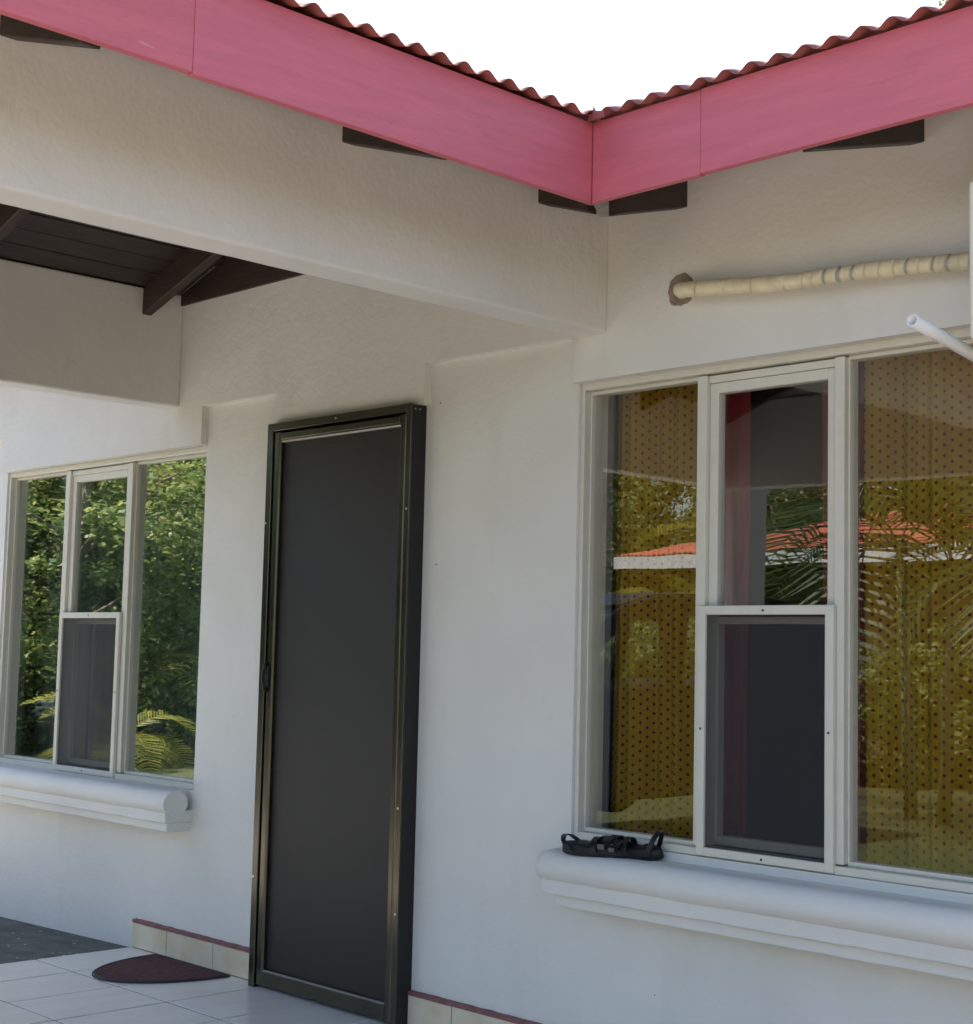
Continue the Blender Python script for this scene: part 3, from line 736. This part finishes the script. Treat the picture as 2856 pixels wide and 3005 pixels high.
# ------------------------------------------------------------------ curtains
def cloth(name, x0, x1, z0, z1, y, amp, waves, m, parent, seed=0):
    me = bpy.data.meshes.new(name); nx_ = int((x1-x0)/.006); vs_, fs, uv = [], [], []; arc = 0; px = None
    for i in range(nx_+1):
        x = x0+(x1-x0)*i/nx_
        yy = y+amp*(math.sin(waves*x+seed)+.45*math.sin(waves*2.3*x+1.3+seed)+.2*math.sin(waves*4.1*x+seed*2))
        if px: arc += math.hypot(x-px[0], yy-px[1])
        px = (x, yy)
        for j in range(13):
            t = j/12; vs_.append((x+.006*math.sin(t*5+x*9)*(1-t), yy*(1)+.006*(1-t)*math.sin(x*waves*.6+2), z0+(z1-z0)*t)); uv.append((arc, z0+(z1-z0)*t))
    for i in range(nx_):
        for j in range(12):
            a = i*13+j; fs.append((a, a+13, a+14, a+1))
    me.from_pydata(vs_, [], fs); ul = me.uv_layers.new(name='UVMap')
    for lp in me.loops: ul.data[lp.index].uv = uv[lp.vertex_index]
    smooth(me); o = link(name, me, m, parent)
    sdm = o.modifiers.new('weave', 'SOLIDIFY'); sdm.thickness = .001
    return o
c1 = tag(empty('curtain', (.0, .24, .45)), 'yellow curtain with red diamonds behind the pane above the sandals', 'curtain', 'curtains of the near window')
c1.location = (0, 0, 0)
cloth('cloth', -.16, .262, .45, 2.30, .215, .026, 30, M['curtain'], c1)
cloth('red_edge', .264, .362, .45, 2.30, .245, .012, 60, M['red_cloth'], c1, 1)
c2 = tag(empty('curtain'), 'yellow curtain with red diamonds behind the pane below the drain pipe', 'curtain', 'curtains of the near window')
cloth('red_edge', .612, .785, .45, 2.30, .245, .010, 50, M['red_cloth'], c2, 2)
cloth('cloth', .787, 1.45, .45, 2.30, .215, .026, 27, M['curtain'], c2, 3)
c3 = tag(empty('curtain'), 'dark green drape behind the tree-reflecting window', 'curtain')
cloth('cloth', -4.3, -2.05, .45, 2.30, .27, .02, 25, M['sheer'], c3)

# ------------------------------------------------------------------ parked car (seen mirrored in the window)
def make_car():
    X1, X0 = -4.13, -5.87; zc = -.105
    car = tag(empty('car', ((X0+X1)/2, -4.9, zc+.06)), 'black five-door car parked beside the porch, mirrored in the curtained window', 'car')
    O = Vector(((X0+X1)/2, -5.1, zc+.05))
    def co(name, bm, m, parent=car, **k):
        if parent is car: bmesh.ops.translate(bm, verts=bm.verts, vec=-O)
        return obj(name, bm, m, parent, **k)
    bm = bmesh.new()
    prof = [(-2.86, .34), (-2.80, .62), (-2.95, .80), (-4.0, .98), (-7.42, 1.06), (-7.52, .90), (-7.50, .30), (-7.05, .24), (-6.95, .52), (-6.62, .62), (-6.30, .50), (-6.22, .22), (-4.12, .22), (-4.04, .50), (-3.72, .62), (-3.40, .50), (-3.32, .24)]
    prism(bm, prof, X0, X1, 'x'); co('body', bm, M['car'], bev=.05, seg=3)
    # greenhouse side frames with window openings
    out = [(-4.02, .985), (-4.35, 1.24), (-4.63, 1.42), (-5.02, 1.60), (-5.45, 1.69), (-6.1, 1.735), (-6.9, 1.715), (-7.38, 1.62), (-7.50, 1.05)]
    bm = bmesh.new(); prism(bm, [(-5.45, 1.66), (-6.1, 1.70), (-6.9, 1.685), (-7.30, 1.60), (-7.38, 1.62), (-6.9, 1.725), (-6.1, 1.745), (-5.45, 1.70), (-5.02, 1.61), (-5.10, 1.58)], X0+.16, X1-.16, 'x'); co('roof_panel', bm, M['car'])
    for sx in (X1-.12, X0+.12):
        def pil(pts, name='pillar'):
            bm = bmesh.new(); prism(bm, pts, sx-.025, sx+.025, 'x'); co(name, bm, M['car'], bev=.008, seg=2)
        pil([(-4.02, .985), (-4.35, 1.24), (-4.63, 1.42), (-5.02, 1.60), (-5.45, 1.69), (-6.1, 1.735), (-6.9, 1.715), (-7.38, 1.62), (-7.28, 1.54), (-6.9, 1.61), (-6.1, 1.63), (-5.50, 1.59), (-5.15, 1.50), (-4.80, 1.33), (-4.50, 1.13), (-4.30, 1.03)], 'roof_rail')
        pil([(-5.53, 1.03), (-5.62, 1.60), (-5.73, 1.60), (-5.68, 1.03)]); pil([(-6.55, 1.03), (-6.72, 1.60), (-6.84, 1.60), (-6.72, 1.03)]); pil([(-7.30, 1.04), (-7.26, 1.56), (-7.40, 1.60), (-7.50, 1.06)])
        for pts in ([(-4.34, 1.05), (-4.52, 1.15), (-4.80, 1.34), (-5.15, 1.51), (-5.50, 1.59), (-5.60, 1.59), (-5.53, 1.05)], [(-5.70, 1.05), (-5.74, 1.60), (-6.1, 1.63), (-6.70, 1.61), (-6.56, 1.05)], [(-6.74, 1.05), (-6.85, 1.60), (-7.26, 1.55), (-7.29, 1.06)]):
            bm = bmesh.new(); prism(bm, pts, sx-.003, sx+.003, 'x'); co('side_window', bm, M['car_glass'])
    for pts in ([(-4.03, 1.0), (-5.06, 1.61), (-5.06, 1.615), (-4.03, 1.006)], [(-7.37, 1.60), (-7.47, 1.08), (-7.475, 1.08), (-7.375, 1.60)]):
        bm = bmesh.new(); prism(bm, pts, X0+.15, X1-.15, 'x'); co('windscreen', bm, M['car_glass'])
    for y in (-5.6, -6.55):
        for xx in (X0+.28, X1-.75):
            bm = bmesh.new(); box(bm, xx, xx+.47, y-.10, y+.06, .5, .96); box(bm, xx, xx+.47, y, y+.48, .45, .62); co('seat', bm, M['seat'], bev=.03, seg=2)
    for y in (-3.72, -6.62):
        for xx, s in ((X1-.10, 1), (X0+.10, -1)):
            wh = empty('wheel', (xx-O.x, y-O.y, .30)); wh.parent = car
            bm = bmesh.new(); tube(bm, [(-.11, 0, 0), (-.09, 0, 0), (.09, 0, 0), (.11, 0, 0)], [.27, .33, .33, .27], 28); obj('tyre', bm, M['tyre'], wh, sm=True)
            bm = bmesh.new(); tube(bm, [(-.112, 0, 0), (.112, 0, 0)], .21, 20)
            for k in range(5):
                a = 2*math.pi*k/5; tube(bm, [(s*.115, .04*math.cos(a), .04*math.sin(a)), (s*.12, .19*math.cos(a), .19*math.sin(a))], .025, 6)
            obj('rim', bm, M['chrome'], wh)
    for xx in (X1-.28, X0+.28):
        bm = bmesh.new(); box(bm, xx-.16, xx+.16, -2.95, -2.80, .62, .76); co('headlight', bm, M['lamp'], bev=.02, seg=2)
    for sx, s in ((X1-.05, 1), (X0+.05, -1)):
        bm = bmesh.new(); box(bm, min(sx, sx+s*.17), max(sx, sx+s*.17), -4.55, -4.47, 1.06, 1.20); co('wing_mirror', bm, M['car'], bev=.03, seg=2)
    for o in car.children: pass
make_car()

# ------------------------------------------------------------------ neighbouring house (mirrored)
nh = tag(empty('neighbour_house', (-9.0, -18.0, -.18)), 'low white house with red corrugated hip roof, mirrored in the curtained window', 'house')
NO = Vector((-9.0, -18.0, -.18))
def nho(name, bm, m, **k):
    bmesh.ops.translate(bm, verts=bm.verts, vec=-NO); return obj(name, bm, m, nh, **k)
NX0, NX1, NY, ZE, T = -14.0, -1.0, -15.8, 2.90, .25
bm = bmesh.new(); prev = None; k = int((NX1-NX0)/.1*6)
for i in range(k+1):
    x = NX0+(NX1-NX0)*i/k; wv = .016*math.cos(2*math.pi*x/.1); dd = min(4.2, x-NX0, NX1-x)
    v = [bm.verts.new((x, NY-dd*t, ZE+T*dd*t+wv)) for t in (0, .34, .67, 1)]
    if prev:
        for j in range(3): bm.faces.new((prev[j], v[j], v[j+1], prev[j+1]))
    prev = v
nho('roof', bm, M['roof_far'], sm=True)
bm = bmesh.new()
for (a, s) in ((NX0, 1), (NX1, -1)):
    v = [bm.verts.new(p) for p in ((a, NY, ZE), (a+s*4.2, NY-4.2, ZE+T*4.2), (a, NY-8.4, ZE))]; bm.faces.new(v)
v = [bm.verts.new(p) for p in ((NX0, NY-8.4, ZE), (NX0+4.2, NY-4.2, ZE+T*4.2), (NX1-4.2, NY-4.2, ZE+T*4.2), (NX1, NY-8.4, ZE))]; bm.faces.new(v)
nho('hip', bm, M['roof_far'])
bm = bmesh.new(); box(bm, NX0, NX1, NY-.03, NY, ZE-.225, ZE-.02); box(bm, NX0-.03, NX0, NY-8.4, NY, ZE-.225, ZE-.02); box(bm, NX1, NX1+.03, NY-8.4, NY, ZE-.225, ZE-.02); nho('fascia', bm, M['white'])
bm = bmesh.new(); box(bm, NX0+.8, NX1-.8, NY-7.6, NY-1.3, -.2, 2.75); nho('wall', bm, M['brownwall'])
for xx in (-12.2, -9.6, -5.0):
    bm = bmesh.new(); box(bm, xx, xx+1.2, NY-1.31, NY-1.27, .9, 2.0); w_ = nho('window', bm, M['black'])
bm = bmesh.new(); box(bm, NX0+.1, NX1-.1, NY-8.2, NY-.1, 2.68, 2.72); nho('soffit', bm, M['wood'])

# ------------------------------------------------------------------ vegetation (mirrored in the panes)
def leaf_mesh(name, n_clumps, per, rx, rz, zc, leaf, seed, m, flat=.75):
    r = random.Random(seed); vs_, fs = [], []
    for c in range(n_clumps):
        while True:
            p = Vector((r.uniform(-1, 1), r.uniform(-1, 1), r.uniform(-1, 1)))
            if .25 < p.length < 1: break
        p = p.normalized()*(p.length**.5)
        bul = 1+.28*noise.noise(p*2.1+Vector((seed, 0, 0)))
        ctr = Vector((p.x*rx*bul, p.y*rx*bul, zc+p.z*rz*bul)); cr_ = r.uniform(.25, .55)*rx*.42
        for l in range(per):
            d = Vector((r.gauss(0, 1), r.gauss(0, 1), r.gauss(0, .8))).normalized()*cr_*r.random()**.5
            q = ctr+d; a = Vector((r.gauss(0, 1), r.gauss(0, 1), r.gauss(-.2, .6))).normalized(); nrm = Vector((r.gauss(0, flat), r.gauss(0, flat), 1)).normalized()
            s = a.cross(nrm).normalized(); L_ = leaf*r.uniform(.7, 1.35); W_ = L_*r.uniform(.34, .5); i0 = len(vs_)
            vs_ += [q, q+a*L_*.5+s*W_, q+a*L_, q+a*L_*.5-s*W_]; fs.append((i0, i0+1, i0+2, i0+3))
    me = bpy.data.meshes.new(name); me.from_pydata([tuple(v) for v in vs_], [], fs); me.materials.append(m); return me
def trunk_mesh(name, h, r0, rx, rz, zc, seed):
    r = random.Random(seed); bm = bmesh.new()
    pts = [Vector((.12*math.sin(t*2+seed), .12*math.cos(t*1.7), h*t)) for t in (0, .2, .4, .6, .8, 1)]
    tube(bm, pts, [r0*(1-.75*i/5)+.01 for i in range(6)], 9)
    for k in range(9):
        t = r.uniform(.35, .9); b0 = Vector((.12*math.sin(t*2+seed), .12*math.cos(t*1.7), h*t)); a = r.uniform(0, 6.28); L_ = rx*r.uniform(.5, .9)
        tube(bm, [b0, b0+Vector((math.cos(a)*L_*.5, math.sin(a)*L_*.5, L_*.35)), b0+Vector((math.cos(a)*L_, math.sin(a)*L_, L_*.55))], [r0*.35, r0*.22, .012], 6)
    me = bpy.data.meshes.new(name); bm.to_mesh(me); bm.free(); smooth(me); me.materials.append(M['trunk']); return me
KIND = {}
KIND['tall'] = (leaf_mesh('crown', 210, 120, 2.1, 2.3, 3.2, .085, 1, M['leaf']), trunk_mesh('trunk', 4.6, .14, 2.0, 2.3, 3.3, 1))
KIND['olive'] = (leaf_mesh('crown', 210, 110, 2.0, 2.1, 2.9, .075, 2, M['leaf2']), trunk_mesh('trunk', 4.2, .12, 1.9, 2.0, 2.9, 2))
KIND['bush'] = (leaf_mesh('crown', 120, 90, 1.25, .85, .80, .08, 3, M['leaf']), trunk_mesh('trunk', 1.1, .05, 1.0, .8, .8, 3))
def plant(kind, nm, x, y, s, rz, label, group, sz=None):
    e = tag(empty(nm, (x, y, -.18), rz), label, 'shrub' if kind == 'bush' else 'tree', group); e.scale = (s, s, sz or s)
    a = link('crown', KIND[kind][0], None, e); b = link('trunk', KIND[kind][1], None, e); return e
# the grove the far window mirrors: a near row and a back row along the drive, left of the house
row = []
for i in range(9):
    t = i/8; row.append((-13.2-8.6*t+rnd.uniform(-.4, .4), -9.6+5.4*t*.25+rnd.uniform(-.5, .5)-1.0*t))
side = [(-15.2, -6.6), (-17.2, -8.2), (-19.4, -7.3), (-21.5, -9.2), (-23.6, -8.0), (-17.4, -10.9), (-20.0, -11.8), (-23.2, -12.2), (-26.4, -10.8), (-26.0, -13.6), (-18.5, -14.2), (-29.5, -13.0), (-22.0, -15.8)]
names = ['broadleaf tree', 'olive-green tree']
ordn = ['first', 'second', 'third', 'fourth', 'fifth', 'sixth', 'seventh', 'eighth', 'ninth', 'tenth', 'eleventh', 'twelfth', 'thirteenth']
for i, (x, y) in enumerate(side):
    kd = 'tall' if i % 3 != 1 else 'olive'
    plant(kd, 'broadleaf_tree' if kd == 'tall' else 'olive_tree', x, y, rnd.uniform(1.0, 1.3), rnd.uniform(0, 6.28),
          'leafy tree, %s from the drive in the grove the far window mirrors' % ordn[i], 'trees of the mirrored grove', (1.5+.145*math.hypot(x-3, y))/5.4)
bsh = [(-13.6, -7.0), (-15.6, -8.6), (-18.4, -6.2), (-20.6, -7.8), (-16.4, -5.4), (-22.4, -6.6), (-14.4, -9.6), (-25.0, -9.6)]
for i, (x, y) in enumerate(bsh):
    plant('bush', 'shrub', x, y, rnd.uniform(.7, 1.15), rnd.uniform(0, 6.28), 'rounded shrub, %s from the drive among the mirrored trees' % ordn[i], 'shrubs under the mirrored trees')
gw = tag(empty('garden_wall', (-15.3, -7.9, -.18), R(35)), 'short white garden wall behind the small golden palm in the far window reflection', 'wall', kind='thing')
boxo('wall_body', M['white'], gw, -.7, .7, -.08, .08, 0, 1.05, .01); boxo('coping', M['white'], gw, -.74, .74, -.12, .12, 1.05, 1.12, .01)
# greenery behind and beside the neighbour's house, mirrored in the near window
back = [(-18.4, -17.4), (-21.0, -21.6), (-21.0, -24.4), (-15.5, -25.0), (-12.0, -26.0), (-13.8, -27.0), (-17.0, -24.6), (-19.8, -26.0), (-18.0, -27.0), (-22.8, -26.4), (-18.6, -15.0), (-20.8, -17.6), (-22.6, -20.6)]
for i, (x, y) in enumerate(back):
    kd = 'olive' if i % 3 != 1 else 'tall'
    plant(kd, 'olive_tree' if kd == 'olive' else 'broadleaf_tree', x, y, rnd.uniform(1.0, 1.35), rnd.uniform(0, 6.28),
          'loose olive tree, %s round the red-roofed neighbour house' % ordn[i], 'trees round the neighbour house')
for i, (x, y) in enumerate([(-9.2, -9.4), (-10.6, -10.6), (-9.8, -12.2), (-11.9, -11.6), (-8.4, -11.2), (-13.0, -13.2), (-7.0, -12.8), (-5.4, -13.4), (-3.8, -13.0)]):
    plant('bush', 'shrub', x, y, rnd.uniform(.85, 1.2), rnd.uniform(0, 6.28), 'shrub behind the parked car, %s from the drive' % ordn[i], 'shrubs behind the parked car')
for i, (x, y) in enumerate([(13.0, -8.5), (14.2, -3.6), (13.4, 1.4), (14.6, 6.0)]):  # unseen trees, added to cut low light coming from the right
    plant('tall', 'broadleaf_tree', x, y, 1.3, i*1.3, 'unseen broadleaf tree, %s added beyond the front yard to block light' % ordn[i], 'added light-blocking trees beyond the front yard', .8)
e = plant('tall', 'broadleaf_tree', -5.35, 12.2, .62, .4, 'tree top just showing over the corrugated eave at the upper edge', None, 1.62)

def frond_mesh(name, L_, seed, m, droop):
    r = random.Random(seed); vs_, fs = [], []
    def pt(t): return Vector((L_*(t-.18*t*t*droop), 0, L_*(.62*t-.95*droop*t*t)))
    k = 12
    for i in range(k+1):
        p = pt(i/k); w_ = .012*(1-.8*i/k)
        vs_ += [tuple(p+Vector((0, w_, 0))), tuple(p+Vector((0, 0, w_))), tuple(p-Vector((0, w_, 0)))]
    for i in range(k):
        a = i*3; fs += [(a, a+3, a+4, a+1), (a+1, a+4, a+5, a+2)]
    for i in range(30):
        t = .14+.85*i/29; p = pt(t); tg = (pt(min(1, t+.02))-pt(t-.02)).normalized(); ln = L_*.36*math.sin(math.pi*(.12+.80*t))*r.uniform(.85, 1.1)+.03
        for s in (-1, 1):
            d = (tg*.62+Vector((0, s*1.0, .28+r.uniform(-.08, .08)))).normalized(); wv = tg*.016*1.2
            q1 = p+d*ln*.5; q2 = p+d*ln+Vector((0, 0, -.22*ln)); i0 = len(vs_)
            vs_ += [tuple(p-wv*.5), tuple(p+wv*.5), tuple(q1+wv), tuple(q1-wv), tuple(q2)]
            fs += [(i0, i0+1, i0+2, i0+3), (i0+3, i0+2, i0+4)]
    me = bpy.data.meshes.new(name); me.from_pydata(vs_, [], fs); me.materials.append(m); return me
FR = [frond_mesh('frond', 1.7, i, M['frond'], .75+.2*i) for i in range(3)]; FD = [frond_mesh('frond', 1.9, 9+i, M['frond_dark'], .85+.2*i) for i in range(3)]
def palm(x, y, h, s, nf, label, group, dark=False, rz=0, stems=3):
    e = tag(empty('palm_tree', (x, y, -.18), rz), label, 'palm tree', group)
    for k in range(stems):
        a = 2*math.pi*k/max(1, stems)+.5; off = .22*s if stems > 1 else 0
        bx_, by_ = off*math.cos(a), off*math.sin(a); tx, ty = bx_*1.9, by_*1.9; hh = h*rnd.uniform(.75, 1.0)
        bm = bmesh.new(); tube(bm, [(bx_, by_, 0), ((bx_+tx)/2*.95, (by_+ty)/2*.95, hh*.5), (tx, ty, hh)], [.055*s, .045*s, .035*s], 8)
        obj('stem', bm, M['stem'], e, sm=True)
        for f in range(nf):
            fr = link('frond', rnd.choice(FD if dark else FR), None, e)
            fr.location = (tx, ty, hh-.03); sc = s*rnd.uniform(.75, 1.15)
            fr.rotation_euler = (rnd.uniform(-.2, .2), rnd.uniform(-.75, .35), 2*math.pi*f/nf+rnd.uniform(-.35, .35)+a); fr.scale = (sc, sc, sc)
    return e
pal = [(-17.4, -20.8, 2.9, 1.5, 8), (-18.6, -22.0, 3.1, 1.6, 8), (-16.2, -21.6, 3.0, 1.5, 8), (-15.2, -16.4, 1.7, 1.3, 7), (-12.0, -13.9, .7, 1.0, 7), (-11.0, -14.4, .9, 1.0, 7)]
for i, (x, y, h, s, nf) in enumerate(pal):
    palm(x, y, h, s, nf, 'yellow-green clumping palm, %s from the drive beside the red-roofed house' % ordn[i], 'palms beside the neighbour house', rz=i*1.1)
for i, (x, y, h, s) in enumerate([(-4.25, -9.0, 2.5, 1.15), (-3.0, -8.6, 2.7, .9)]):
    palm(x, y, h, s, 7, ['dark palm whose drooping fronds hang before the mirrored red roof', 'slim dark palm by the porch, mirrored in front of the yellow curtain'][i], None, True, i*.8, 2)
palm(-12.9, -6.0, .35, .75, 6, 'small golden palm low in the far window reflection', None, False, .3, 2)
palm(-14.0, -7.9, .8, .95, 7, 'taller golden palm behind the small one in the far window reflection', None, False, 1.0, 3)
